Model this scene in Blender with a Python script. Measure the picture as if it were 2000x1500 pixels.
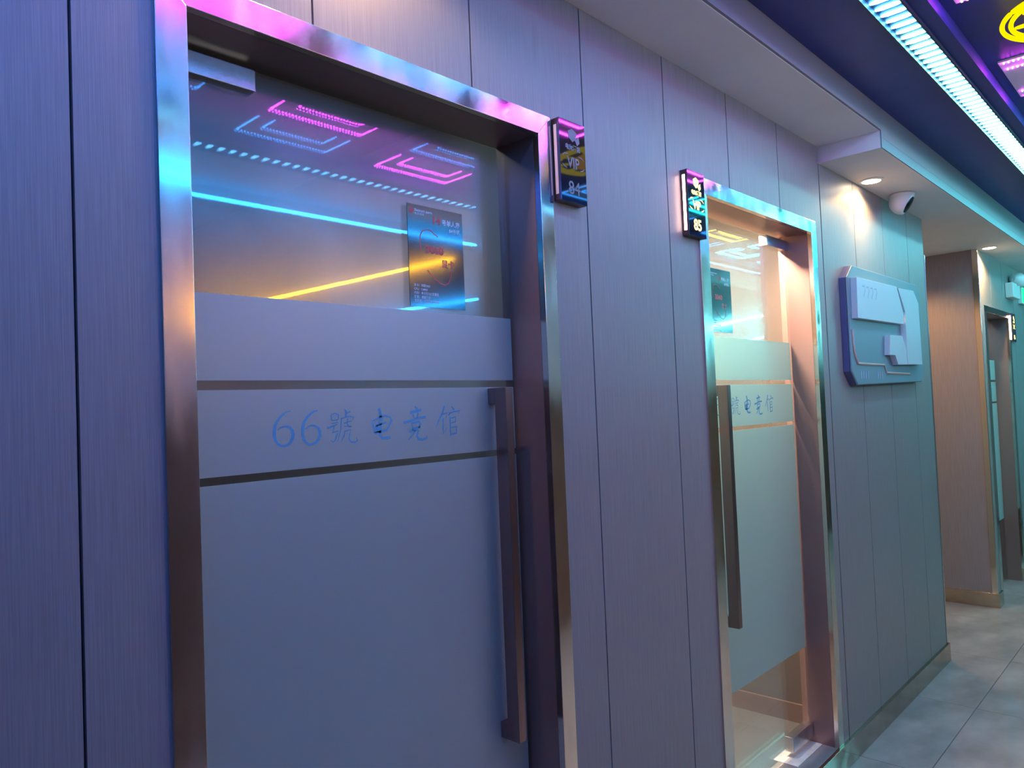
import bpy, bmesh, math, random
from mathutils import Vector, Matrix
for o in list(bpy.data.objects): bpy.data.objects.remove(o)
SC = bpy.context.scene; COL = SC.collection
random.seed(7)

CAM_F = 1468.268; CAM_Y = -1.16260
CAM_R = (0.684340, -0.727993, -0.041294)
CAM_U = (0.004228, -0.052669, 0.998603)
CAM_W = (0.729151, 0.683559, 0.032965)
# ---------------------------------------------------------------- camera
cam_d = bpy.data.cameras.new('camera'); cam = bpy.data.objects.new('camera', cam_d); COL.objects.link(cam)
cam_d.sensor_fit = 'HORIZONTAL'; cam_d.sensor_width = 36; cam_d.lens = CAM_F * 36 / 2000
cam_d.clip_start = .02
cam.matrix_world = Matrix((
    (CAM_R[0], CAM_U[0], -CAM_W[0], 0.0),
    (CAM_R[1], CAM_U[1], -CAM_W[1], CAM_Y),
    (CAM_R[2], CAM_U[2], -CAM_W[2], 1.484),
    (0, 0, 0, 1)))
SC.camera = cam
# ---------------------------------------------------------------- view, world
SC.view_settings.view_transform = 'Standard'; SC.view_settings.look = 'None'
SC.view_settings.exposure = 0.0; SC.view_settings.gamma = 1.0
SC.view_settings.use_curve_mapping = False
SC.cycles.use_denoising = True
SC.cycles.max_bounces = 8; SC.cycles.transparent_max_bounces = 16
SC.cycles.sample_clamp_indirect = 6
W = bpy.data.worlds.new('world'); SC.world = W; W.use_nodes = True
W.node_tree.nodes['Background'].inputs[0].default_value = (.35, .45, 1, 1)
W.node_tree.nodes['Background'].inputs[1].default_value = .01
# brightness of everything that gives off light (linear radiance)
CYAN = (.15, .68, 1.30); S_BAR = 46; S_BAR_2 = 11; DEEP = (.08, .30, 1.35); AQUA = (.24, .92, 1.02)
MAGENTA = (.75, .05, 1.0); S_MAG = 45
BLUE = (.03, .30, 1.0); S_BLUE = 18
VIOLET = (.05, .12, 1.1); S_VIO = 80
YELLOW = (1.0, .48, .01); S_YEL = 56
NEON = (.02, .42, 1.25); S_NEON = 44; FAR_NEON = (.45, 2.5, 2.9)
WARM = (1.0, .62, .25)
CYLED = (.01, .75, 1.0); S_CY = 58
ROOM_1, ROOM_2, ROOM_3 = 4.5, 450, 30

# ---------------------------------------------------------------- materials
def newmat(name):
    m = bpy.data.materials.new(name); m.use_nodes = True
    return m, m.node_tree.nodes, m.node_tree.links
def M(name, col, rough=.5, metal=0.0, noise=None, bump=None, spec=None, rvar=0):
    """principled; noise=(scale xyz, amount), bump=(scale xyz, strength)"""
    m, N, L = newmat(name); b = N['Principled BSDF']
    b.inputs['Base Color'].default_value = (*col, 1); b.inputs['Roughness'].default_value = rough
    b.inputs['Metallic'].default_value = metal
    if spec is not None: b.inputs['Specular IOR Level'].default_value = spec
    def tex(scale, detail=4):
        tc = N.new('ShaderNodeTexCoord'); mp = N.new('ShaderNodeMapping'); mp.inputs['Scale'].default_value = scale
        n = N.new('ShaderNodeTexNoise'); n.inputs['Scale'].default_value = 1; n.inputs['Detail'].default_value = detail
        L.new(tc.outputs['Object'], mp.inputs[0]); L.new(mp.outputs[0], n.inputs['Vector']); return n
    if noise:
        n = tex(noise[0]); r = N.new('ShaderNodeValToRGB'); a = noise[1]
        r.color_ramp.elements[0].position = .3; r.color_ramp.elements[1].position = .7
        r.color_ramp.elements[0].color = (*[c * (1 - a) for c in col], 1); r.color_ramp.elements[1].color = (*[min(1, c * (1 + a)) for c in col], 1)
        L.new(n.outputs[0], r.inputs[0]); L.new(r.outputs[0], b.inputs['Base Color'])
        if rvar:
            mr = N.new('ShaderNodeMapRange'); mr.inputs['From Min'].default_value = .35; mr.inputs['From Max'].default_value = .65
            mr.inputs['To Min'].default_value = max(.02, rough - rvar); mr.inputs['To Max'].default_value = rough + rvar
            L.new(n.outputs[0], mr.inputs[0]); L.new(mr.outputs[0], b.inputs['Roughness'])
    if bump:
        n2 = tex(bump[0], 2); bp = N.new('ShaderNodeBump'); bp.inputs['Strength'].default_value = bump[1]; bp.inputs['Distance'].default_value = .002
        L.new(n2.outputs[0], bp.inputs['Height']); L.new(bp.outputs[0], b.inputs['Normal'])
    return m
def E(name, col, s):
    m, N, L = newmat(name); N.remove(N['Principled BSDF']); e = N.new('ShaderNodeEmission')
    e.inputs[0].default_value = (*col, 1); e.inputs[1].default_value = s
    L.new(e.outputs[0], N['Material Output'].inputs[0]); return m
def glass(name, base, tint):
    m, N, L = newmat(name); N.remove(N['Principled BSDF'])
    lw = N.new('ShaderNodeLayerWeight'); lw.inputs[0].default_value = .5
    p = N.new('ShaderNodeMath'); p.operation = 'POWER'; p.inputs[1].default_value = 4.5
    k = N.new('ShaderNodeMath'); k.operation = 'MULTIPLY_ADD'; k.inputs[1].default_value = 1 - base; k.inputs[2].default_value = base
    t = N.new('ShaderNodeBsdfTransparent'); t.inputs[0].default_value = (*tint, 1)
    gl = N.new('ShaderNodeBsdfGlossy'); gl.inputs['Roughness'].default_value = .02
    hz = N.new('ShaderNodeBsdfGlossy'); hz.inputs['Roughness'].default_value = .25; hm = N.new('ShaderNodeMixShader')   # film of smears
    tc = N.new('ShaderNodeTexCoord'); ns = N.new('ShaderNodeTexNoise'); ns.inputs['Scale'].default_value = 5; L.new(tc.outputs['Object'], ns.inputs['Vector'])
    mr = N.new('ShaderNodeMapRange'); mr.inputs['From Min'].default_value = .3; mr.inputs['From Max'].default_value = .7; mr.inputs['To Min'].default_value = .09; mr.inputs['To Max'].default_value = .155
    L.new(ns.outputs[0], mr.inputs[0]); L.new(mr.outputs[0], hm.inputs[0]); L.new(t.outputs[0], hm.inputs[1]); L.new(hz.outputs[0], hm.inputs[2])
    mx = N.new('ShaderNodeMixShader')
    L.new(lw.outputs['Facing'], p.inputs[0]); L.new(p.outputs[0], k.inputs[0]); L.new(k.outputs[0], mx.inputs[0])
    L.new(hm.outputs[0], mx.inputs[1]); L.new(gl.outputs[0], mx.inputs[2]); L.new(mx.outputs[0], N['Material Output'].inputs[0]); return m
def frost(name, col, thru):
    m, N, L = newmat(name); N.remove(N['Principled BSDF'])
    d = N.new('ShaderNodeBsdfDiffuse'); d.inputs[0].default_value = (*col, 1)
    t = N.new('ShaderNodeBsdfTranslucent'); t.inputs[0].default_value = (.66, .96, .84, 1)
    gl = N.new('ShaderNodeBsdfGlossy'); gl.inputs['Roughness'].default_value = .38; gl.inputs[0].default_value = (.9, .9, .9, 1)
    a = N.new('ShaderNodeMixShader'); a.inputs[0].default_value = thru
    b = N.new('ShaderNodeMixShader'); b.inputs[0].default_value = .16
    L.new(d.outputs[0], a.inputs[1]); L.new(t.outputs[0], a.inputs[2]); L.new(a.outputs[0], b.inputs[1]); L.new(gl.outputs[0], b.inputs[2])
    L.new(b.outputs[0], N['Material Output'].inputs[0]); return m

m_panel = M('taupe wall laminate', (.30, .262, .25), .42, noise=((420, 420, 7), .13), bump=((420, 420, 8), .12))
m_core = M('dark wall core', (.03, .03, .035), .8)
m_plaster = M('white soffit paint', (.80, .77, .74), .7, noise=((3, 3, 3), .05))
m_navy = M('navy ceiling paint', (.028, .032, .22), .45, noise=((6, 6, 6), .1))
m_steel = M('rose gold polished steel', (.84, .72, .63), .15, 1, noise=((14, 14, 5), .10), bump=((9, 9, 3), .10), rvar=.07)
m_jamb = M('bronze jamb lining', (.34, .215, .19), .36, .6)
m_skirt = M('rose gold skirting steel', (.55, .43, .34), .12, 1, noise=((9, 9, 9), .1), bump=((9, 9, 9), .9), rvar=.03)
m_handle = M('brushed bronze handle', (.34, .23, .225), .3, 1, noise=((40, 40, 4), .08))
m_clip = M('brushed stainless fitting', (.82, .84, .85), .26, 1, noise=((60, 8, 60), .05))
m_plate = M('pale steel cover plate', (.78, .80, .82), .45, .35, noise=((25, 25, 25), .12))
m_glass = glass('door glass', .075, (.93, .965, .955))
m_film = frost('frosted film', (.58, .60, .64), .52)
m_letter = M('blue film lettering', (.10, .36, .58), .5)
m_poster = M('glossy black poster', (.012, .013, .024), .10, bump=((300, 300, 300), .022), spec=.5)
m_white = M('white print', (.80, .80, .84), .35)
m_red = M('red print', (.62, .05, .05), .35)
m_black = M('dark bronze sign body', (.10, .06, .06), .3, .6)
m_acryl = M('black mirror acrylic', (.012, .011, .018), .035, spec=1.0)
m_grey = M('unlit grey lettering', (.16, .15, .18), .4)
m_strip_off = M('unlit opal strip', (.85, .66, .68), .4)
m_tile = M('grey marble tile', (.28, .275, .285), .075, noise=((2.6, 4.2, 3), .30), bump=((5, 5, 5), .06))
m_grout = M('tile grout', (.10, .10, .11), .8)
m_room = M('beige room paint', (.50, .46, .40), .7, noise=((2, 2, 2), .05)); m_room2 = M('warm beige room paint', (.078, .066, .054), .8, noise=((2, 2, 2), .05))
m_blueboard = M('teal plaque board', (.20, .28, .32), .45)
m_paleboard = M('pale plaque relief', (.62, .68, .72), .4)
m_copper = M('copper plaque line', (.80, .50, .40), .4)
m_edge = M('dark blue plaque edge', (.10, .11, .24), .4)
m_mark = M('grey plaque marks', (.40, .46, .58), .5)
m_floor_dim = M('dimmed room floor grey', (.09, .092, .095), .25, noise=((4, 4, 4), .15))
m_dado = M('dark brown laminate', (.13, .085, .07), .4)
m_rightp = M('pale grey laminate', (.55, .55, .55), .35, noise=((300, 300, 5), .08))
m_abs = M('white plastic', (.80, .80, .78), .35)
m_lens = M('black lens', (.01, .01, .012), .06)
m_rail = M('grey channel rail', (.03, .035, .06), .5)
m_chan = M('channel back plate', (.012, .03, .09), .6)
m_trim = M('polished corner trim', (.85, .78, .70), .12, 1)
m_rubber = M('black gasket', (.015, .015, .02), .6)
m_poster.node_tree.nodes['Principled BSDF'].inputs['Coat Weight'].default_value = 1; m_poster.node_tree.nodes['Principled BSDF'].inputs['Coat Roughness'].default_value = .06
e_bar = E('cyan led bar', CYAN, S_BAR)
e_aqua = E('aqua led bar', AQUA, S_BAR); e_deep = E('deep blue led bar', DEEP, S_BAR); e_bar2 = E('dim cyan led bar', CYAN, S_BAR_2); e_deep2 = E('dim blue led bar', DEEP, S_BAR_2)
e_mag = E('magenta led', MAGENTA, S_MAG); e_mag2 = E('bright magenta led', MAGENTA, S_MAG * 2.2); e_blue = E('blue led', BLUE, S_BLUE); e_vio = E('violet led', VIOLET, S_VIO)
e_cy = E('cyan led', CYLED, S_CY)
e_yel = E('yellow neon', YELLOW, S_YEL); e_yel_led = E('yellow led', (1, .75, .05), 30); e_ring = E('yellow ring tube', (1.0, .80, .0), 1.15); e_org = E('orange lit disc', (.95, .50, .02), 1.0)
e_neon = E('cyan neon', NEON, S_NEON); e_farneon = E('far cyan neon', FAR_NEON, S_NEON)
e_down = E('warm downlight lens', (1.0, .80, .55), 30)
e_sign = E('lit yellow lettering', (1.0, .80, .28), 3.2); e_strip = E('lit opal strip', (1.0, .66, .56), 16)
e_room1 = E('room lamp dim', (.72, .92, 1.0), ROOM_1); e_room2 = E('room lamp', (1.0, .70, .48), ROOM_2); e_room3 = E('room lamp far', (.9, .95, .75), ROOM_3)
e_green = E('green lit legend', (.02, 1.0, .35), 1.5)

# ---------------------------------------------------------------- mesh helpers
class MB:
    def __init__(s): s.v = []; s.f = []
    def add(s, vs, fs):
        n = len(s.v); s.v += [tuple(p) for p in vs]; s.f += [tuple(i + n for i in f) for f in fs]; return s
    def box(s, x0, x1, y0, y1, z0, z1):
        return s.add([(x, y, z) for x in (x0, x1) for y in (y0, y1) for z in (z0, z1)],
                     [(0, 1, 3, 2), (4, 6, 7, 5), (0, 4, 5, 1), (2, 3, 7, 6), (0, 2, 6, 4), (1, 5, 7, 3)])
    def prism(s, poly, y0, y1):            # poly in (x, z), extruded along y; y0 = front
        n = len(poly)
        a = sum(poly[i][0] * poly[(i + 1) % n][1] - poly[(i + 1) % n][0] * poly[i][1] for i in range(n))
        if a < 0: poly = poly[::-1]
        return s.add([(x, y0, z) for x, z in poly] + [(x, y1, z) for x, z in poly],
                     [tuple(range(n)), tuple(range(2 * n - 1, n - 1, -1))] + [(i, i + n, (i + 1) % n + n, (i + 1) % n) for i in range(n)])
    def prism_z(s, poly, z0, z1):          # poly in (x, y)
        n = len(poly)
        return s.add([(x, y, z0) for x, y in poly] + [(x, y, z1) for x, y in poly],
                     [tuple(range(n - 1, -1, -1)), tuple(range(n, 2 * n))] + [(i, (i + 1) % n, (i + 1) % n + n, i + n) for i in range(n)])
    def stroke(s, pts, y, t=.0003):        # brush stroke on a wall plane: (x, z, width)
        L_, R_ = [], []
        for i, p in enumerate(pts):
            q0 = pts[max(0, i - 1)]; q1 = pts[min(len(pts) - 1, i + 1)]
            dx, dz = q1[0] - q0[0], q1[1] - q0[1]; l = math.hypot(dx, dz) or 1
            nx, nz = -dz / l, dx / l; w = p[2] / 2
            L_.append((p[0] + nx * w, p[1] + nz * w)); R_.append((p[0] - nx * w, p[1] - nz * w))
        n = len(pts)
        vs = [(x, y, z) for x, z in L_] + [(x, y, z) for x, z in R_]
        return s.add(vs, [(i, i + n, i + n + 1, i + 1) for i in range(n - 1)])
    def tube(s, pts, r, n=8, cap=True):
        pts = [Vector(p) for p in pts]; rings = []
        for i, p in enumerate(pts):
            d = (pts[min(i + 1, len(pts) - 1)] - pts[max(i - 1, 0)]).normalized()
            u = d.cross(Vector((0, 0, 1)));
            if u.length < 1e-3: u = d.cross(Vector((0, 1, 0)))
            u.normalize(); w = d.cross(u)
            rings.append([p + (u * math.cos(a) + w * math.sin(a)) * r for a in [2 * math.pi * j / n for j in range(n)]])
        vs = [q for R in rings for q in R]; fs = []
        for i in range(len(rings) - 1):
            for j in range(n): fs.append((i * n + j, i * n + (j + 1) % n, (i + 1) * n + (j + 1) % n, (i + 1) * n + j))
        if cap: fs += [tuple(range(n - 1, -1, -1)), tuple((len(rings) - 1) * n + j for j in range(n))]
        return s.add(vs, fs)
    def lathe(s, prof, c, ax=(0, 0, 1), n=32, cap=True):   # prof (radius, distance along ax)
        a = Vector(ax).normalized(); u = a.orthogonal().normalized(); w = a.cross(u); c = Vector(c)
        vs = [c + a * h + (u * math.cos(t) + w * math.sin(t)) * r for r, h in prof for t in [2 * math.pi * j / n for j in range(n)]]
        fs = [(i * n + j, i * n + (j + 1) % n, (i + 1) * n + (j + 1) % n, (i + 1) * n + j) for i in range(len(prof) - 1) for j in range(n)]
        if cap: fs += [tuple(range(n - 1, -1, -1)), tuple((len(prof) - 1) * n + j for j in range(n))]
        return s.add(vs, fs)
    def build(s, name, mat, parent=None, bevel=0, smooth=False, seg=2):
        me = bpy.data.meshes.new(name); me.from_pydata(s.v, [], s.f); me.validate()
        bm = bmesh.new(); bm.from_mesh(me)
        bmesh.ops.recalc_face_normals(bm, faces=bm.faces); bm.to_mesh(me); bm.free()
        me.materials.append(mat)
        if smooth:
            for p in me.polygons: p.use_smooth = True
        o = bpy.data.objects.new(name, me); COL.objects.link(o)
        if bevel:
            md = o.modifiers.new('bevel', 'BEVEL'); md.width = bevel; md.segments = seg; md.limit_method = 'ANGLE'; md.harden_normals = True
        if smooth:
            md = o.modifiers.new('split', 'EDGE_SPLIT'); md.split_angle = math.radians(40)
        if parent: attach(o, parent)
        return o
def attach(o, parent):
    o.parent = parent; o.matrix_parent_inverse = Matrix.Translation(parent_loc(parent)).inverted()
def parent_loc(p):
    l = Vector(p.location)
    return l if not p.parent else l      # parts keep identity offsets: only things have a location
def thing(name, label, cat, loc, group=None, kind=None):
    o = bpy.data.objects.new(name, None); COL.objects.link(o); o.location = loc; o.empty_display_size = .05
    return tag(o, label, cat, group, kind)
def tag(o, label=None, cat=None, group=None, kind=None):
    if label: o['label'] = label
    if cat: o['category'] = cat
    if group: o['group'] = group
    if kind: o['kind'] = kind
    return o
def part(mb, name, mat, parent, **k): return mb.build(name, mat, parent, **k)
def text(body, x, z, y, h, name, mat, parent, align='LEFT', bold=0.0, squeeze=1.0, shear=0.0, slope=0.0):
    """flat lettering on a wall plane; h = cap height, (x, z) = base line start / centre / end"""
    cu = bpy.data.curves.new('txt', 'FONT'); cu.body = body; cu.size = h / .70; cu.align_x = align; cu.offset = bold; cu.shear = shear; cu.resolution_u = 3
    o = bpy.data.objects.new('txt', cu); COL.objects.link(o); bpy.context.view_layer.update()
    me = bpy.data.meshes.new_from_object(o.evaluated_get(bpy.context.evaluated_depsgraph_get()))
    vs = [(x + v.co.x * squeeze, y, z + v.co.y + v.co.x * squeeze * slope) for v in me.vertices]; fs = [tuple(p.vertices) for p in me.polygons]
    bpy.data.objects.remove(o); bpy.data.curves.remove(cu); bpy.data.meshes.remove(me)
    mb = MB(); mb.add(vs, fs); return mb.build(name, mat, parent)
K = lambda v, y, c: c + (v - c) * (1.1626 + y) / 1.1626    # slide a point measured on the wall plane along its line of sight

G = .105                                    # glass front plane
SL = (1.1626 + G) / (1.1626 + .1235)         # slides points measured on an earlier glass plane along their sight lines
gX = lambda x: x * SL
gZ = lambda z: 1.484 + (z - 1.484) * SL
FP = .006                                   # how far the door casings stand proud
S1, S2 = 2.52, 2.4513                        # soffit heights
CEIL = 2.613
DOORS = [dict(n=1, lo=.4704, li=.5207, ri=1.369, ro=1.4159, hinge='L', top=2.1965, inn=2.1455),
         dict(n=2, lo=2.132, li=2.190, ri=3.043, ro=3.093, hinge='R', top=2.1965, inn=2.1445),
         dict(n=3, lo=6.09, li=6.165, ri=6.93, ro=6.99, hinge='L', top=2.075, inn=2.03)]

# ---------------------------------------------------------------- floor
floor = MB().box(-2.6, 10.2, -2.25, 2.8, -.06, -.003).build('floor', m_grout)
tag(floor, 'grey marble tiled corridor floor with thin dark joints', 'floor', kind='structure')
T = .8; me_t = None
for i in range(-8, 9):
    for j in range(-3, 4):
        x0 = 3.23 + T * i; y0 = -.262 + T * j
        if x0 < -2.6 or x0 + T > 10.3: continue
        if me_t is None:
            o = MB().box(0, T - .003, 0, T - .003, -.012, 0).build('tile', m_tile, floor, bevel=.0008, seg=1); me_t = o.data
        else:
            o = o0.copy(); COL.objects.link(o)
        if i == -8 and j == -3 or 'o0' not in globals(): o0 = o
        o.location = (x0, y0, 0)
PZ = .097                                   # the rooms stand on a low platform
tag(MB().box(-2.6, 4.5, .0005, 2.8, -.002, PZ).build('floor_platform', m_tile, bevel=.001), 'low tiled platform that the two near doors stand on', 'floor', kind='structure')
# ---------------------------------------------------------------- left wall: core, panels, skirting
wall = MB()
xs = [-2.6]
for d in DOORS[:2]: xs += [d['lo'], d['ro']]
xs += [4.645]
for a, b in zip(xs[0::2], xs[1::2]): wall.box(a, b, .012, .16, PZ, S2)
for d in DOORS[:2]: wall.box(d['lo'], d['ro'], .012, .16, d['top'], S2)
wall.box(-2.6, 3.1585, .012, .16, S2, S1)
wall_left = wall.build('wall_left', m_core)
tag(wall_left, 'taupe panelled corridor wall that holds the two near glass doors', 'wall', kind='structure')
def panel_row(seams, zt, y0, y1, parent, cut=(), gap=.0045, mat=None, zb=0):
    for a, b in zip(seams[:-1], seams[1:]):
        a += gap / 2; b -= gap / 2; mb = MB(); segs = [(a, b)]; z1 = zt(a) if callable(zt) else zt
        for lo, ro, top in cut:
            if lo < b and ro > a:
                mb.box(max(a, lo), min(b, ro), y0, y1, top + .001, z1)
                segs = [(p, q) for s0, s1 in segs for p, q in ((s0, min(s1, lo)), (max(s0, ro), s1)) if q - p > .004]
        for p, q in segs: mb.box(p, q, y0, y1, zb, z1)
        mb.build('wall_panel', mat or m_panel, parent)
cuts = [(d['lo'] + .001, d['ro'] - .001, d['top'] - .002) for d in DOORS]
panel_row([.351 + .4 * k for k in range(-7, 8)] , S1, 0, .012, wall_left, cuts, zb=PZ)
panel_row([3.1555, 3.55, 3.95, 4.35, 4.652], S2, 0, .012, wall_left, cuts, zb=PZ)
# alcove and the wall beyond
wa = MB().box(4.505, 4.645, .16, 1.2, 0, S2).box(4.505, 6.12, 1.2, 1.3, 0, S2).build('wall_alcove', m_panel)
tag(wa, 'shaded back and side of the alcove behind the wall corner', 'wall', kind='structure')
wr = MB().box(5.967, 6.12, .014, 1.2, 0, S2).build('wall_return', m_panel)
tag(wr, 'brown return wall facing the camera past the alcove', 'wall', kind='structure')
wf = MB().box(6.121, DOORS[2]['lo'] + .001, .0125, .16, 0, S2) if False else MB()
wf.box(5.975, DOORS[2]['lo'], .0125, .0135, 0, S2).box(DOORS[2]['lo'], DOORS[2]['ro'], .0125, .16, DOORS[2]['top'], S2).box(DOORS[2]['ro'], 10.1, .0125, .16, 0, S2)
wall_far = wf.build('wall_far', m_core); tag(wall_far, 'panelled wall around the farthest glass door', 'wall', kind='structure')
panel_row([5.968, 6.35, 6.75, 7.15, 7.55, 7.95, 8.35, 8.75, 9.15, 9.55, 10.1], S2, 0, .012, wall_far, cuts)
def skirting(n, segs, label):
    mb = MB()
    for s in segs: mb.box(*s, 0, .097)
    tag(mb.build('baseboard_' + n, m_skirt, bevel=.0015), label, 'skirting', kind='structure')
skirting('left', [(-2.6, 4.668, -.014, 0)], 'polished rose gold skirting along the foot of the near wall')
skirting('return', [(5.953, 5.967, -.014, 1.19), (5.967, 6.088, -.014, 0), (6.992, 10.1, -.014, 0)], 'brown metal skirting under the return wall')
t = MB().box(4.652, 4.660, -.004, .02, .097, 2.25).build('trim_1', m_trim, bevel=.001); tag(t, 'thin polished corner trim at the end of the near wall', 'trim', kind='structure')
t = MB().box(5.957, 5.967, -.006, .03, .097, S2 - .002).build('trim_2', m_trim, bevel=.002); tag(t, 'thin polished corner trim on the return wall under a downlight', 'trim', kind='structure')
# right wall (seen only as reflections), ends
wright = MB().box(-2.6, 10.2, -2.19, -2.102, 0, 2.75).build('wall_right', m_core); tag(wright, 'panelled wall across the corridor, mirrored in the door glass', 'wall', kind='structure')
panel_row([.351 + .4 * k for k in range(-7, 25)], CEIL, -2.102, -2.09, wright, mat=m_rightp, zb=1.58)
panel_row([.351 + .8 * k for k in range(-3, 13)], 1.575, -2.102, -2.09, wright, mat=m_dado)
tag(MB().box(-2.72, -2.6, -2.19, .2, 0, 2.75).build('wall_near', m_panel), 'end wall of the corridor behind the camera', 'wall', kind='structure')
tag(MB().box(10.1, 10.2, -2.19, .2, 0, 2.75).build('wall_end', m_panel), 'end wall far along the corridor', 'wall', kind='structure')
# ---------------------------------------------------------------- ceiling and soffits
c = MB()
for y0, y1, z in ((-.476, -.236, CEIL), (-.61, -.564, CEIL), (-1.535, -1.487, CEIL), (-2.19, -2.18, CEIL)): c.box(-2.7, 10.2, y0, y1, z, 2.74)
c.box(-2.7, 10.2, -1.487, -.61, 2.662, 2.74); c.box(-2.7, 10.2, -.564, -.476, 2.625, 2.74); c.box(-2.7, 10.2, -1.623, -1.535, 2.625, 2.74)
tag(c.build('ceiling', m_navy), 'dark navy corridor ceiling with a raised centre trough', 'ceiling', kind='structure')
tag(MB().box(-2.7, 10.2, -2.18, -1.623, CEIL, 2.74).build('soffit', m_plaster), 'pale soffit along the wall across the corridor, lit by neon', 'soffit', kind='structure')
tag(MB().box(-2.7, 3.1585, -.2405, .2, S1, 2.74).build('soffit', m_plaster, bevel=.002), 'plain pale soffit running above the near doors', 'soffit', kind='structure')
s1 = bpy.data.objects['soffit.001']
tag(MB().box(3.1585, 10.1, -.2455, 1.3, S2, 2.74).build('soffit', m_plaster, bevel=.003), 'lower pale soffit with warm downlights and a dome camera', 'soffit', kind='structure')

m_fascia_shade = M('fascia shade grey', (.24, .20, .21), .6)  # shade on the upper soffit face, put into a darker grey
MB().box(-2.7, 3.1585, -.2490, -.2407, S1 + .002, CEIL).build('fascia_shade', m_fascia_shade, s1)
MB().box(3.1585, 10.1, -.2490, -.2457, S2 + .042, CEIL).build('fascia_shade', m_fascia_shade, bpy.data.objects['soffit.002'])
m_lip_dim = M('dimmed lip blue grey', (.17, .19, .21), .5)  # strip over the soffit face, colour darkened to tone down the light
MB().box(3.1586, 10.1, -.2490, -.2457, S2 + .0005, S2 + .0415).build('fascia_dim_lip', m_lip_dim, bpy.data.objects['soffit.002'])
# ---------------------------------------------------------------- doors
def door(d, lab, handle=True, poster=None):
    n = d['n']; L_ = lambda X: K(X, -FP, 0); Z_ = lambda z: K(z, -FP, 1.484)
    r = thing('door_%d' % n, lab, 'door', ((d['lo'] + d['ro']) / 2, 0, 0), kind='structure')
    lo, li, ri, ro, top, inn = L_(d['lo']), L_(d['li']), L_(d['ri']), L_(d['ro']), Z_(d['top']), Z_(d['inn'])
    B = .135; zf = PZ if n < 3 else 0
    for a, b in ((lo, li), (ri, ro)):
        o = MB().prism([(a, zf), (b, zf), (b, inn if b == li else top), (a, top if b == li else inn)], -FP, .012).build('frame_post', m_steel, r, bevel=.0012)
        MB().box(a, b, .0122, B, zf, top).build('jamb_lining', m_jamb, r)
    MB().prism([(lo, top), (ro, top), (ri, inn), (li, inn)], -FP, .012).build('frame_head', m_steel, r, bevel=.0012)
    MB().box(li, ri, .0122, B, inn, top).build('jamb_lining', m_jamb, r)
    b0 = PZ if n < 3 else 0
    gx0, gx1 = li + .008, ri - .0055
    gl = MB().box(gx0, gx1, G, G + .010, b0 + .014, gZ(2.133) + .002).build('glass_pane', m_glass, r)
    tag(gl, 'clear tempered glass leaf')
    for a, b in [(gZ(p), gZ(q)) for p, q in ((1.5555, 1.710), (1.3858, 1.5385), (.463, 1.3713))]:
        MB().box(gx0 + .001, gx1 - .001, G - .0006, G - .0001, a, b).build('frosted_film', m_film, r)
    off = 0 if n == 1 else (gx0 + gx1) / 2 - (L_(DOORS[0]['li']) + L_(DOORS[0]['ri'])) / 2
    mb = MB()
    for s in TXT: mb.stroke([(gX(x) + off, gZ(z), w) for x, z, w in s], G - .0009)
    tag(mb.build('film_lettering', m_letter, r), 'blue brush lettering 66 and four characters on the frosted band')
    hx = (gx0 - .004, gx0 + .160) if d['hinge'] == 'L' else (ri - .196, ri - .004)
    for z0, z1 in ((gZ(2.0925), gZ(2.133)), (b0 + .024, b0 + .081)):
        MB().box(hx[0] + .001, hx[1], G - .012, G + .022, z0, z1).build('patch_fitting', m_clip, r, bevel=.0015)
    fp = MB().box(li + .002, li + .25, G - .046, G + .05, b0, b0 + .003) if d['hinge'] == 'L' else MB().box(ri - .245, ri - .003, G - .046, G + .05, b0, b0 + .003)
    fp.build('floor_spring_plate', m_plate, r, bevel=.001)
    if n == 3: return r
    hx = (1.265, 1.289) if n == 1 else (2.35, 2.374)
    h = MB().box(hx[0], hx[1], .045, .082, .716, 1.535)
    hb = h.build('pull_handle', m_handle, r, bevel=.0012); tag(hb, 'long square bronze pull handle')
    for z0, z1 in ((.716, .753), (1.498, 1.535)):
        MB().box(hx[0], hx[1], .082, G - .0008, z0, z1).build('handle_post', m_handle, hb, bevel=.001)
    for z in (.735, 1.516): MB().lathe([(.016, 0), (.016, .006)], (sum(hx) / 2, G + .011, z), (0, 1, 0), 20).build('handle_washer', m_clip, hb)
    return r
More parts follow.
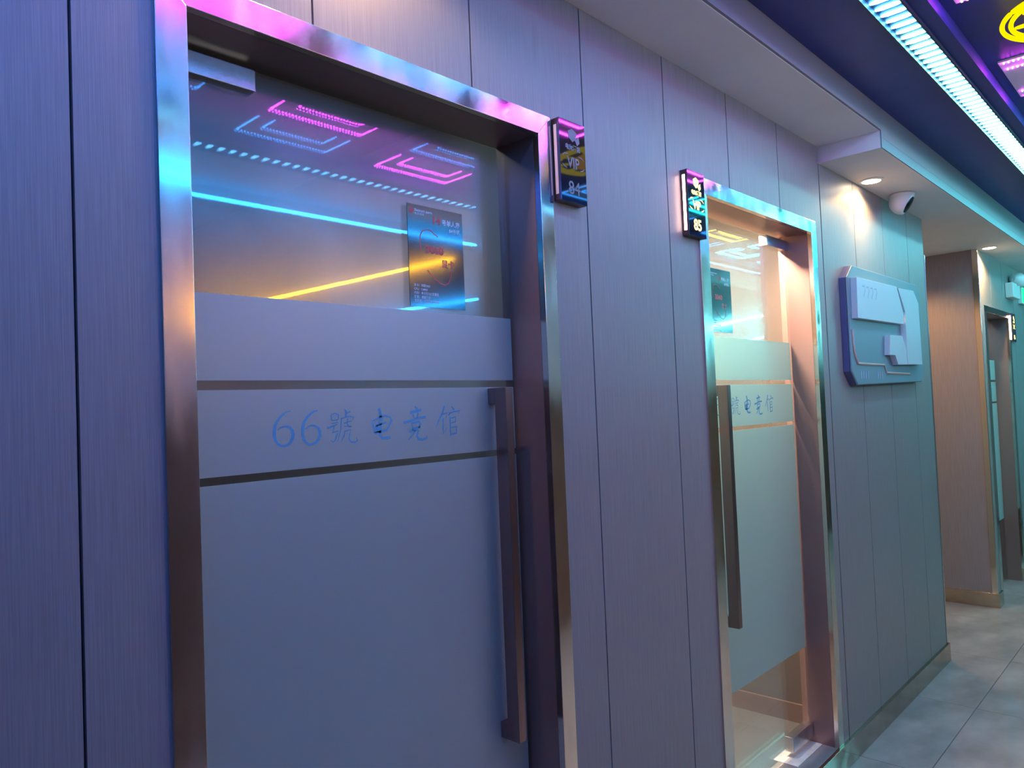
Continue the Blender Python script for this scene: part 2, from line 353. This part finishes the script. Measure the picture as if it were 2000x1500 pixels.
TXT = [[(0.7532, 1.4972, 0.0014), (0.745, 1.4956, 0.0026), (0.7367, 1.4908, 0.0036), (0.7294, 1.4847, 0.0044), (0.7237, 1.4776, 0.0052), (0.7199, 1.4696, 0.0063), (0.7184, 1.4606, 0.0068), (0.7183, 1.4516, 0.0066), (0.72, 1.4433, 0.0056), (0.7243, 1.4367, 0.0045), (0.7307, 1.4325, 0.0041), (0.7377, 1.4315, 0.0039), (0.7454, 1.4335, 0.0047), (0.7511, 1.4382, 0.0059), (0.7555, 1.4449, 0.0069), (0.757, 1.4522, 0.0072), (0.7555, 1.4597, 0.0069), (0.7511, 1.4654, 0.0053), (0.745, 1.468, 0.0037), (0.7379, 1.4683, 0.0029), (0.7308, 1.4664, 0.0026), (0.7252, 1.4626, 0.0019)], [(0.8125, 1.4964, 0.0018), (0.8048, 1.4952, 0.0029), (0.7971, 1.4912, 0.004), (0.7894, 1.4853, 0.0047), (0.7833, 1.478, 0.0054), (0.7793, 1.4688, 0.0062), (0.7777, 1.4595, 0.0067), (0.7778, 1.4502, 0.0066), (0.7799, 1.4416, 0.0056), (0.7849, 1.4348, 0.0047), (0.7912, 1.4311, 0.0042), (0.7981, 1.4312, 0.004), (0.8058, 1.4345, 0.005), (0.8126, 1.4407, 0.0062), (0.8156, 1.4481, 0.0068), (0.8153, 1.4558, 0.0067), (0.8118, 1.4626, 0.0055), (0.8049, 1.4669, 0.004), (0.7984, 1.4679, 0.0032), (0.7909, 1.4664, 0.0026), (0.7838, 1.4611, 0.0019)], [(0.842, 1.4863, 0.0025), (0.8438, 1.4751, 0.0029)], [(0.842, 1.4873, 0.0025), (0.8523, 1.4898, 0.0025), (0.8601, 1.4857, 0.0033), (0.858, 1.477, 0.0031), (0.854, 1.4747, 0.0023)], [(0.8438, 1.4751, 0.0025), (0.8552, 1.4761, 0.0025)], [(0.8321, 1.4607, 0.004), (0.8411, 1.4632, 0.0037), (0.856, 1.4673, 0.0025)], [(0.8425, 1.4694, 0.0021), (0.8578, 1.4716, 0.0021)], [(0.8429, 1.4515, 0.0021), (0.8577, 1.4541, 0.0029), (0.8533, 1.4442, 0.0033), (0.8502, 1.4366, 0.0031), (0.8455, 1.4325, 0.0027), (0.8401, 1.4362, 0.0017)], [(0.8491, 1.4657, 0.0023), (0.8458, 1.4533, 0.0023)], [(0.8744, 1.4979, 0.0013), (0.8776, 1.492, 0.0046), (0.8766, 1.4812, 0.0036)], [(0.8775, 1.4875, 0.0025), (0.8882, 1.4924, 0.0024)], [(0.8644, 1.4782, 0.0023), (0.8725, 1.4803, 0.0025), (0.8866, 1.4823, 0.0028), (0.8953, 1.48, 0.0036), (0.8934, 1.4756, 0.0024)], [(0.8667, 1.4796, 0.0028), (0.8652, 1.4689, 0.0029), (0.8641, 1.4572, 0.0025), (0.8596, 1.4448, 0.0019), (0.8557, 1.4324, 0.001)], [(0.8709, 1.4687, 0.002), (0.8909, 1.4732, 0.0019)], [(0.8806, 1.4781, 0.0026), (0.8796, 1.4673, 0.0026), (0.8834, 1.4612, 0.0025), (0.8899, 1.4619, 0.002)], [(0.8718, 1.4627, 0.0019), (0.8893, 1.4624, 0.0019)], [(0.8732, 1.4529, 0.0026), (0.8711, 1.4432, 0.0029), (0.8637, 1.4314, 0.0011)], [(0.8714, 1.4525, 0.0024), (0.8878, 1.4551, 0.0029), (0.8842, 1.4454, 0.0027), (0.8826, 1.4367, 0.0028), (0.888, 1.43, 0.0028), (0.8974, 1.4294, 0.0032), (0.9028, 1.432, 0.0027), (0.9008, 1.4396, 0.001)], [(0.9589, 1.4966, 0.0071), (0.9628, 1.487, 0.0065), (0.9637, 1.4728, 0.0071), (0.9614, 1.4551, 0.007), (0.9594, 1.4411, 0.0065), (0.9656, 1.4336, 0.0059), (0.9774, 1.4336, 0.0066), (0.987, 1.4342, 0.0055)], [(0.9413, 1.4725, 0.0035), (0.9436, 1.4607, 0.0053), (0.9473, 1.4452, 0.0058)], [(0.9441, 1.4712, 0.003), (0.9617, 1.4788, 0.0036), (0.9765, 1.4806, 0.0033), (0.9882, 1.4766, 0.0043), (0.9909, 1.4693, 0.005), (0.9844, 1.4588, 0.0043), (0.9765, 1.4485, 0.0036)], [(0.9479, 1.4593, 0.0035), (0.9773, 1.4663, 0.0036)], [(0.9473, 1.4452, 0.0051), (0.9766, 1.4497, 0.0046)], [(0.954, 1.4684, 0.0047), (0.9538, 1.4461, 0.0078)], [(1.0553, 1.4983, 0.0032), (1.063, 1.4919, 0.0062)], [(1.0421, 1.4845, 0.0057), (1.058, 1.4877, 0.0062), (1.0741, 1.4897, 0.0052)], [(1.0498, 1.4818, 0.0037), (1.0533, 1.4718, 0.0037)], [(1.065, 1.4837, 0.0042), (1.0604, 1.4715, 0.0042)], [(1.024, 1.4634, 0.0056), (1.0397, 1.4662, 0.0052), (1.0636, 1.472, 0.0044), (1.0863, 1.4737, 0.0058)], [(1.0458, 1.4635, 0.0035), (1.0476, 1.4523, 0.0037), (1.0481, 1.4455, 0.0036)], [(1.0473, 1.4616, 0.0037), (1.0681, 1.465, 0.0044), (1.0702, 1.4587, 0.0054), (1.0658, 1.4502, 0.0044)], [(1.0483, 1.4496, 0.0042), (1.0699, 1.4525, 0.0042)], [(1.0371, 1.444, 0.0044), (1.064, 1.4472, 0.0044)], [(1.056, 1.4458, 0.0042), (1.0477, 1.4363, 0.0034), (1.0346, 1.4258, 0.0012)], [(1.064, 1.4454, 0.0042), (1.0594, 1.4332, 0.0044), (1.063, 1.4262, 0.0054), (1.0742, 1.4244, 0.0057), (1.0881, 1.4273, 0.0045), (1.0868, 1.4336, 0.0015)], [(1.1426, 1.4973, 0.0044), (1.1366, 1.4814, 0.0043), (1.1275, 1.469, 0.0043), (1.1157, 1.4504, 0.0017)], [(1.1331, 1.4777, 0.003), (1.1512, 1.481, 0.0036), (1.1454, 1.4696, 0.0023)], [(1.1378, 1.4699, 0.0038), (1.1368, 1.452, 0.0041), (1.1368, 1.4335, 0.0041), (1.1477, 1.4477, 0.0013)], [(1.1649, 1.4954, 0.0031), (1.1724, 1.4874, 0.0046)], [(1.1551, 1.4744, 0.0031), (1.1581, 1.4808, 0.0037)], [(1.1563, 1.4795, 0.0033), (1.173, 1.4835, 0.0036), (1.1899, 1.4843, 0.0047), (1.186, 1.4779, 0.0021)], [(1.1588, 1.4717, 0.0041), (1.1586, 1.451, 0.0043), (1.1591, 1.4278, 0.0044)], [(1.1618, 1.4683, 0.003), (1.1762, 1.4708, 0.0039), (1.1748, 1.4594, 0.0036), (1.1612, 1.4571, 0.0031)], [(1.1606, 1.4468, 0.0033), (1.1786, 1.4488, 0.0041), (1.1769, 1.4333, 0.0041), (1.1598, 1.4314, 0.0036)]]
door(DOORS[0], 'near frameless glass door in a rose gold frame, handle on its right, unlit room behind')
door(DOORS[1], 'second glass door with a bright lit room behind it and dark bar handle')
door(DOORS[2], 'farthest narrow-looking glass door past the alcove')
def room(n, x0, x1, mat_l, lamp, label, llabel):
    y0, y1, zt, zr = .172, 2.7, 2.42, (PZ if n < 3 else 0); w = .05; mb = MB()
    d = DOORS[n - 1]
    mb.box(x0 - w, x0, y0, y1, zr, zt).box(x1, x1 + w, y0, y1, zr, zt).box(x0 - w, x1 + w, y1, y1 + w, zr, zt).box(x0 - w, x1 + w, y0, y1 + w, zt, zt + w)
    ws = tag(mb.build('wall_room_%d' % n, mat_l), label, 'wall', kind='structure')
    MB().box(x1 - .012, x1, .18, y1, zr, zr + .08).box(x0, x0 + .012, .18, y1, zr, zr + .08).box(x0, x1, y1 - .012, y1, zr, zr + .08).build('room_skirting', m_dado, ws)
    if n < 3: MB().box(x0, x1, .137, y1, zr, zr + .002).build('room_floor_dim', m_floor_dim, ws)  # darker sheet over the tile, standing in for weak light down there
    l = thing('ceiling_panel_light', llabel, 'ceiling light', (lamp[0], lamp[1], zt))
    x, y, s, q = lamp[0], lamp[1], .3, .13
    MB().box(x - s - .02, x + s + .02, y - q - .02, y + q + .02, zt - .02, zt).build('lamp_frame', m_abs, l)
    MB().box(x - s, x + s, y - q, y + q, zt - .024, zt - .0205).build('diffuser', lamp[2], l)
room(1, -.1, 1.62, m_room, (.95, .36, e_room1), 'dim pale walls of the small room behind the near door', 'ceiling panel light in the dim near room')
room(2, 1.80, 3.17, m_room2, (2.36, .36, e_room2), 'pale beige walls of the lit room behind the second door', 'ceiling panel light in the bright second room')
room(3, 6.12, 8.6, m_room, (6.55, .36, e_room3), 'pale walls of the room behind the farthest door', 'ceiling panel light in the farthest room')

# ---------------------------------------------------------------- posters on the glass
def poster(x0, x1, z0, z1, room_no, seat, label):
    y = G - .0012
    p = MB().box(x0, x1, y, G - .0002, z0, z1).build('poster', m_poster); tag(p, label, 'poster')
    y -= .0003; dx = x0 - gX(1.055)
    X = lambda x: gX(x) + dx
    z0_ = 0
    MB().lathe([(.0058, 0), (.0058, .0002)], (X(1.0665), y, gZ(1.9343)), (0, -1, 0), 24).build('printed_badge', m_red, p)
    text('Electronic sports', X(1.0751), gZ(1.9345), y, .0055, 'printed_title', m_white, p, squeeze=.95, bold=.0002)
    text('电竞酒店', X(1.0753), gZ(1.9275), y, .0042, 'printed_subtitle', m_white, p, squeeze=1.15)
    text(str(room_no), X(1.1255), gZ(1.9135), y, .0165, 'printed_number', m_red, p, squeeze=1.1, bold=.0011)
    text('号单人房', X(1.1555), gZ(1.9150), y, .0098, 'printed_room_type', m_white, p, bold=.0003)
    text(str(seat) + '号机', X(1.1770), gZ(1.8990), y, .0080, 'printed_seat', m_white, p, bold=.0002)
    for s in LOOP:
        mb = MB(); mb.stroke([(X(x), gZ(z), .0022) for x, z in s], y); mb.build('printed_outline', m_red, p)
    text('3060', X(1.1030), gZ(1.8440), y, .0165, 'printed_model', m_red, p, squeeze=1.15, bold=.0012)
    text('显卡', X(1.1500), gZ(1.8160), y, .0140, 'printed_word', m_red, p, bold=.0004)
    for i, s in enumerate(('显卡：华硕3060', 'CPU：13490F', '内存：金士顿32G双通道', '键鼠：卓威外设', '显示器：优派27寸165HZ')):
        text(s, X(1.0667), gZ(1.7652 - .0087 * i), y, .0050, 'printed_line', m_white, p, squeeze=.92, bold=.0001)
LOOP = [[(1.0898, 1.8473), (1.0887, 1.8684), (1.0898, 1.8813), (1.0963, 1.8915), (1.1076, 1.8966), (1.1209, 1.896), (1.1318, 1.8898), (1.1428, 1.8835)], [(1.1071, 1.8044), (1.1176, 1.7961), (1.1281, 1.7866), (1.1444, 1.7776), (1.1583, 1.7746), (1.17, 1.78), (1.1763, 1.7913), (1.1787, 1.8088)]]
poster(gX(1.055), gX(1.2205), gZ(1.7205), gZ(1.9495), 14, 84, 'black spec poster numbered 14 on the near door glass')
poster(gX(2.394), gX(2.566), gZ(1.7275), gZ(1.9540), 15, 85, 'black spec poster on the second door glass, half hidden by the frame')

# ---------------------------------------------------------------- number plates
def plate(x0, x1, z0, z1, num, lit, label, rich=True):
    d = .025
    r = thing('number_sign', label, 'sign', ((x0 + x1) / 2, 0, z0))
    MB().box(x0, x1, -d + .003, -.0005, z0, z1).build('sign_body', m_black, r, bevel=.0012)
    f = MB().box(x0, x1, -d, -d + .003, z0, z1).build('sign_face', m_acryl, r, bevel=.0006)
    MB().box(x0 - .001, x0, -d * .68, -d * .34, z0 + .016, z1 - .016).build('side_strip', e_strip if lit else m_strip_off, r)
    m = e_sign if lit else m_grey; y = -d - .0006; w = x1 - x0; cx = (x0 + x1) / 2
    mb = MB()
    mb.prism([(cx - .017, z1 - .026), (cx + .000, z1 - .018), (cx + .017, z1 - .026), (cx + .014, z1 - .043), (cx, z1 - .052), (cx - .014, z1 - .043)], y, y + .0005); mb.build('emblem_head', m, r); mb = MB()
    mb.prism([(cx + .010, z1 - .046), (cx + .026, z1 - .034), (cx + .028, z1 - .050), (cx + .018, z1 - .058)], y, y + .0005)
    mb.build('emblem_flame', m, r)
    text('电竞酒店', cx, z1 - .072, y, .0105, 'sign_name', m, r, 'CENTER', bold=.0006)
    text('VIP', cx, z1 - .118, y, .0270, 'sign_grade', m, r, 'CENTER', bold=.0008, squeeze=.9)
    for sgn in (-1, 1):
        mb = MB(); mb.stroke([(cx + sgn * .020, z1 - .0845, .002), (cx + sgn * .034, z1 - .086, .003), (cx + sgn * .042, z1 - .092, .002)], y); mb.build('sign_flourish', m, r)
        mb = MB(); mb.stroke([(cx + sgn * .026, z1 - .121, .002), (cx + sgn * .036, z1 - .118, .003), (cx + sgn * .043, z1 - .113, .002)], y); mb.build('sign_flourish', m, r)
    text(str(num), cx, z0 + .020, y, .0330, 'sign_number', m, r, 'CENTER', bold=.0014 if lit else .0004)
    return r
plate(1.418, 1.520, 1.988, 2.192, 84, False, 'unlit black number sign 84 beside the near door')
plate(2.026, 2.128, 1.988, 2.190, 85, True, 'lit black number sign reading VIP 85 beside the second door')
plate(6.915, 7.045, 1.845, 2.065, 86, True, 'small glowing number sign beside the farthest door')

# ---------------------------------------------------------------- wall plaque
pl = thing('wall_plaque', 'futuristic teal relief plaque with pale raised blocks on the wall', 'wall decor', (3.84, 0, 1.53))
out = [(3.313, 1.582), (3.313, 1.986), (3.386, 2.045), (4.335, 2.047), (4.385, 2.012), (4.385, 1.575), (4.335, 1.537), (3.378, 1.524)]
MB().prism(out, -.026, -.0005).build('plaque_edge', m_edge, pl, bevel=.002)
MB().prism([(x, z) for x, z in out], -.036, -.026).build('plaque_board', m_blueboard, pl, bevel=.006, seg=3)
def block(poly): MB().prism(poly, -.062, -.036).build('raised_block', m_paleboard, pl, bevel=.0012)
block([(3.354, 1.986), (3.905, 1.994), (3.985, 1.880), (3.990, 1.817), (3.344, 1.810)])
block([(3.925, 1.990), (4.180, 1.998), (4.255, 1.940), (4.265, 1.624), (4.022, 1.621), (4.022, 1.880)])
block([(3.766, 1.754), (3.950, 1.758), (4.000, 1.700), (4.006, 1.620), (3.864, 1.618), (3.826, 1.662), (3.750, 1.662)])
for s in ([(3.335, 1.763, .007), (3.342, 1.700, .008), (3.352, 1.655, .009), (3.385, 1.618, .010), (3.735, 1.616, .010)], [(3.735, 1.616, .006), (3.765, 1.580, .006)], [(3.765, 1.580, .010), (4.12, 1.577, .010)]):
    MB().tube([(a[0], -.038, a[1]) for a in s], s[-1][2] / 2, 8).build('copper_line', m_copper, pl, smooth=True)
for i in range(4):
    mb = MB(); x = 3.435 + .052 * i
    mb.stroke([(x - .018, 1.952, .006), (x + .010, 1.955, .007), (x + .018, 1.940, .007), (x - .006, 1.905, .006)], -.0625); mb.build('chevron_mark', m_mark, pl)
for x in (3.42, 3.45, 3.48, 3.51, 3.64, 3.67, 3.70): MB().box(x - .005, x + .005, -.0375, -.036, 1.552, 1.586).build('tally_mark', m_mark, pl)

# ---------------------------------------------------------------- ceiling light channels
NB = 176; bar_o = None; bar_d = None; bar_a = None
def swap(me, m):
    c_ = me.copy(); c_.materials.clear(); c_.materials.append(m); return c_
def channel(yc, label, mc=None, md=None):
    r = thing('led_channel', label, 'light', (3.2, yc, 2.62), 'slotted led channels along the ceiling')
    MB().box(-1.2, 8.0, yc - .041, yc + .041, 2.619, 2.6249).build('back_plate', m_chan, r)
    for s in (-1, 1): MB().box(-1.2, 8.0, yc + s * .043 - .003, yc + s * .043 + .003, 2.600, 2.6249).build('side_rail', m_rail, r)
    global bar_o, bar_d, bar_m, bar_a
    for k in range(NB):
        if bar_o is None:
            w, h = .0102, .0375
            b = MB().prism_z([(-w * .35, -h), (w * .35, -h), (w, -h + .018), (w, h - .018), (w * .35, h), (-w * .35, h), (-w, h - .018), (-w, -h + .018)], -.0012, .0012).build('led_bar', e_bar, None)
            bar_o = b; bar_m = b.data; bar_d = b.data.copy(); bar_d.materials.clear(); bar_d.materials.append(e_deep)
        else:
            b = bar_o.copy(); COL.objects.link(b)
        b.data = (bar_d if k < 40 else bar_m) if mc is None else (md if k < 40 else mc)
        if mc is None and k > 74:
            if bar_a is None: bar_a = swap(bar_m, e_aqua)
            b.data = bar_a
        b.parent = r; b.matrix_parent_inverse = Matrix.Translation(r.location).inverted()
        b.location = (-1.15 + .0502 * k, yc, 2.616)
channel(-.5195, 'slotted cyan led channel on the ceiling nearest the door wall')
channel(-1.579, 'slotted cyan led channel on the far side, mirrored in the glass', swap(bar_m, e_bar2), swap(bar_m, e_deep2))

# ---------------------------------------------------------------- led modules in the trough
def module(x0, x1, y0, y1, mat, label, row):
    """U of two dotted rows: open towards +y"""
    r = thing('led_module', label, 'light', ((x0 + x1) / 2, y0, 2.662), 'dotted led modules in the ceiling trough')
    MB().box(x0 - .01, x1 + .01, y0 - .01, y1 + .01, 2.655, 2.6619).build('module_board', m_plaster, r)
    def dots(path):
        mb = MB()
        for (ax, ay), (bx, by) in zip(path[:-1], path[1:]):
            n = max(1, int(math.hypot(bx - ax, by - ay) / .0139))
            for i in range(n):
                t = (i + .5) / n; x, y = ax + (bx - ax) * t, ay + (by - ay) * t; s = .0024
                mb.box(x - s, x + s, y - s, y + s, 2.650, 2.655)
        o = mb.build('led_row', mat, r); o['kind'] = 'stuff'
    dots([(x0, y1), (x0, y0), (x1, y0), (x1, y1)])
    i = .085; dots([(x0 + i * .8, y1), (x0 + i * .8, y0 + i), (x1 - i * .8, y0 + i), (x1 - i * .8, y1)])
cells = [(-.65, -.23, 0), (.05, .47, 0), (.75, 1.17, 0), (1.45, 1.866, 0), (2.14, 2.58, 0), (3.19, 3.61, 0), (3.88, 4.30, 0), (4.72, 5.19, 0), (5.45, 5.87, 0), (6.15, 6.57, 0)]
for i, (a, b, _) in enumerate(cells):
    mats = {0: (e_vio, e_vio, e_blue), 1: (e_vio, e_blue, e_vio), 2: (e_blue, e_blue, e_mag), 3: (e_blue, e_mag, e_blue), 4: (e_mag, e_blue, e_mag2), 5: (e_blue, e_cy, e_mag2), 6: (e_blue, e_cy, e_blue), 7: (e_blue, e_yel_led, e_cy), 8: (e_cy, e_cy, e_cy), 9: (e_cy, e_cy, e_cy)}[i]
    nm = {e_vio.name: 'violet', e_blue.name: 'blue', e_mag.name: 'magenta', e_mag2.name: 'bright magenta', e_yel_led.name: 'yellow', e_cy.name: 'cyan'}
    for j, (y0, y1) in enumerate(((-1.447, -1.26), (-1.177, -1.0), (-.875, -.655))):
        if j == 2 and i == 5: y1 = -.655
        where = ('row nearest the far wall', 'middle row', 'row nearest the door wall')[j]
        module(a, b, y0, y1, mats[j], '%s dotted led module, %s, %s along the ceiling trough' % (nm[mats[j].name], where, ('first', 'second', 'third', 'fourth', 'fifth', 'sixth', 'seventh', 'eighth', 'ninth', 'tenth')[i]), j)

# ---------------------------------------------------------------- yellow ring lamp
rg = thing('ring_lamp', 'round yellow neon flower lamp under the ceiling', 'lamp', (2.807, -.925, 2.613))
def ringpts(r, a0, a1, n=40): return [(2.807 + r * math.cos(math.radians(a0 + (a1 - a0) * i / n)), -.925 + r * math.sin(math.radians(a0 + (a1 - a0) * i / n)), 2.611) for i in range(n + 1)]
for a0 in (38, 128, 218, 308): MB().tube(ringpts(.199, a0 + 2, a0 + 88, 24), .0072, 8).build('outer_tube', e_ring, rg, smooth=True)
MB().tube(ringpts(.176, 0, 360, 64), .0072, 8).build('inner_tube', e_ring, rg, smooth=True)
for k in range(10):
    a = math.radians(36 * k + 20); c_, s_ = math.cos(a), math.sin(a); poly = []
    for t in range(12):
        q = 2 * math.pi * t / 12; u, v = .142 + .026 * math.cos(q), .0095 * math.sin(q)
        poly.append((2.807 + u * c_ - v * s_, -.925 + u * s_ + v * c_))
    MB().prism_z(poly, 2.606, 2.612).build('petal', e_ring, rg)
MB().lathe([(.112, 0), (.118, .004), (.118, .010)], (2.807, -.925, 2.603), (0, 0, 1), 40).build('centre_disc', e_org, rg)
for k in range(3):
    a = math.radians(120 * k); MB().tube([(2.807 + .15 * math.cos(a), -.925 + .15 * math.sin(a), 2.612), (2.807 + .15 * math.cos(a), -.925 + .15 * math.sin(a), 2.662)], .003, 6).build('hanger', m_rail, rg)

# ---------------------------------------------------------------- neon tubes on the wall across the corridor
def neon(a, b, mat, label, r=.008, lip=False):
    k = (2.065 + .21 + 1.1626) / (2.06 + .247 + 1.1626)
    f = lambda p: (p[0] * k, -2.065, 1.484 + (p[1] - 1.484) * k)
    A, B = f(a), f(b)
    t_ = thing('neon_tube', label, 'neon light', (A[0], -2.09, A[2]), 'neon tubes across the corridor')
    MB().tube([A, B], r, 10).build('tube', mat, t_, smooth=True)
    if lip:  # ledge added to keep the tube's light off the lower door wall
        x0, x1, z = A[0] - .03, B[0] + .03, (A[2] + B[2]) / 2
        MB().box(x0, x1, -2.0888, -2.008, z - .036, z - .030).box(x0, x1, -2.011, -2.008, z - .030, z - .024).build('light_cutoff_ledge', m_rail, t_, bevel=.0008)
    for q in (.08, .5, .92):
        x, z = A[0] + (B[0] - A[0]) * q, A[2] + (B[2] - A[2]) * q
        MB().box(x - .006, x + .006, -2.0885, -2.065 + r + .002, z - r - .004, z - r).build('clip', m_rail, t_)
neon((-1.5, 2.558), (3.41, 2.558), e_neon, 'long level cyan neon tube high on the wall across', lip=True)
neon((1.5, 1.965), (3.20, 2.443), e_yel, 'sloping yellow neon tube on the far wall')
neon((2.2, 1.985), (3.41, 2.205), e_neon, 'short sloping cyan neon tube under the yellow one')
neon((6.2, 2.135), (8.2, 2.455), e_farneon, 'upper sloping cyan neon tube far along the corridor')
neon((6.7, 1.99), (8.3, 2.235), e_farneon, 'lower sloping cyan neon tube far along the corridor')

# ---------------------------------------------------------------- downlights, camera, emergency lamp
def spot(x, y, z, label, power, col=None):
    r = thing('downlight', label, 'downlight', (x, y, z), 'warm recessed downlights in the soffit')
    MB().lathe([(.040, .0), (.052, .0), (.054, -.003), (.040, -.005)], (x, y, z), (0, 0, 1), 36, False).build('trim_ring', m_abs, r, smooth=True)
    MB().lathe([(.0395, -.0045), (.0395, -.0015)], (x, y, z), (0, 0, 1), 36).build('lens', e_down, r)
    l = bpy.data.lights.new('downlight_beam', 'SPOT'); l.energy = power; l.color = col or WARM; l.spot_size = math.radians(150); l.spot_blend = .35; l.shadow_soft_size = .03
    o = bpy.data.objects.new('downlight_beam', l); COL.objects.link(o); o.location = (x, y, z - .012); attach(o, r); o.location = (x, y, z - .012)
spot(3.608, -.066, S2, 'warm downlight between second door and dome camera', 26)
spot(5.99, -.073, S2, 'warm downlight over the corner of the return wall', 60)
spot(.80, -.072, S1, 'warm downlight above the near door, beyond the top of the view', 20)
spot(5.25, .55, S2, 'warm downlight inside the alcove, hidden by the near wall', 65, (1.0, .48, .16))
dc = thing('dome_camera', 'small white ball security camera under the soffit', 'camera', (3.975, -.09, S2))
ax = Vector((.12, -.82, -.56)).normalized(); cc = Vector((3.975, -.09, S2 - .040)); R_ = .060
MB().lathe([(.050, .0), (.056, -.006), (.056, -.016), (.050, -.020)], (3.975, -.09, S2), (0, 0, 1), 36).build('camera_base', m_abs, dc, smooth=True)
prof = [(R_ * math.sin(t), -R_ * math.cos(t)) for t in [math.pi * i / 24 for i in range(1, 17)]] + [(R_ * math.sin(math.pi * 16 / 24) - .006, R_ * .5 + .002)]
MB().lathe(prof, cc, ax, 36).build('camera_ball', m_abs, dc, smooth=True)
MB().lathe([(.042, R_ * .5 + .0022), (.040, R_ * .5 + .006), (.018, R_ * .5 + .010)], cc, ax, 32).build('camera_lens', m_lens, dc, smooth=True)
em = thing('emergency_lamp', 'white twin head emergency lamp on the far wall', 'emergency light', (7.0, 0, 2.18))
MB().box(6.86, 7.14, -.055, -.0005, 2.185, 2.300).build('lamp_box', m_abs, em, bevel=.006)
for x in (7.0, 7.13):
    h = MB().lathe([(.030, 0), (.048, .030), (.052, .060), (.046, .066)], (x, -.03, 2.345), (.75, -.6, -.15), 24).build('lamp_head', m_abs, em, smooth=True)
    MB().lathe([(.044, .0665), (.040, .068)], (x, -.03, 2.345), (.75, -.6, -.15), 24).build('lamp_glass', m_clip, h)
    MB().tube([(x, -.03, 2.295), (x, -.03, 2.345)], .008, 8).build('head_bracket', m_abs, em)
ex = thing('exit_sign', 'green lit exit sign beyond the emergency lamp', 'sign', (7.53, 0, 2.17))
MB().box(7.36, 7.70, -.03, -.0005, 2.175, 2.315).build('sign_case', m_abs, ex, bevel=.004)
MB().box(7.37, 7.69, -.032, -.0305, 2.185, 2.305).build('sign_legend', e_green, ex)
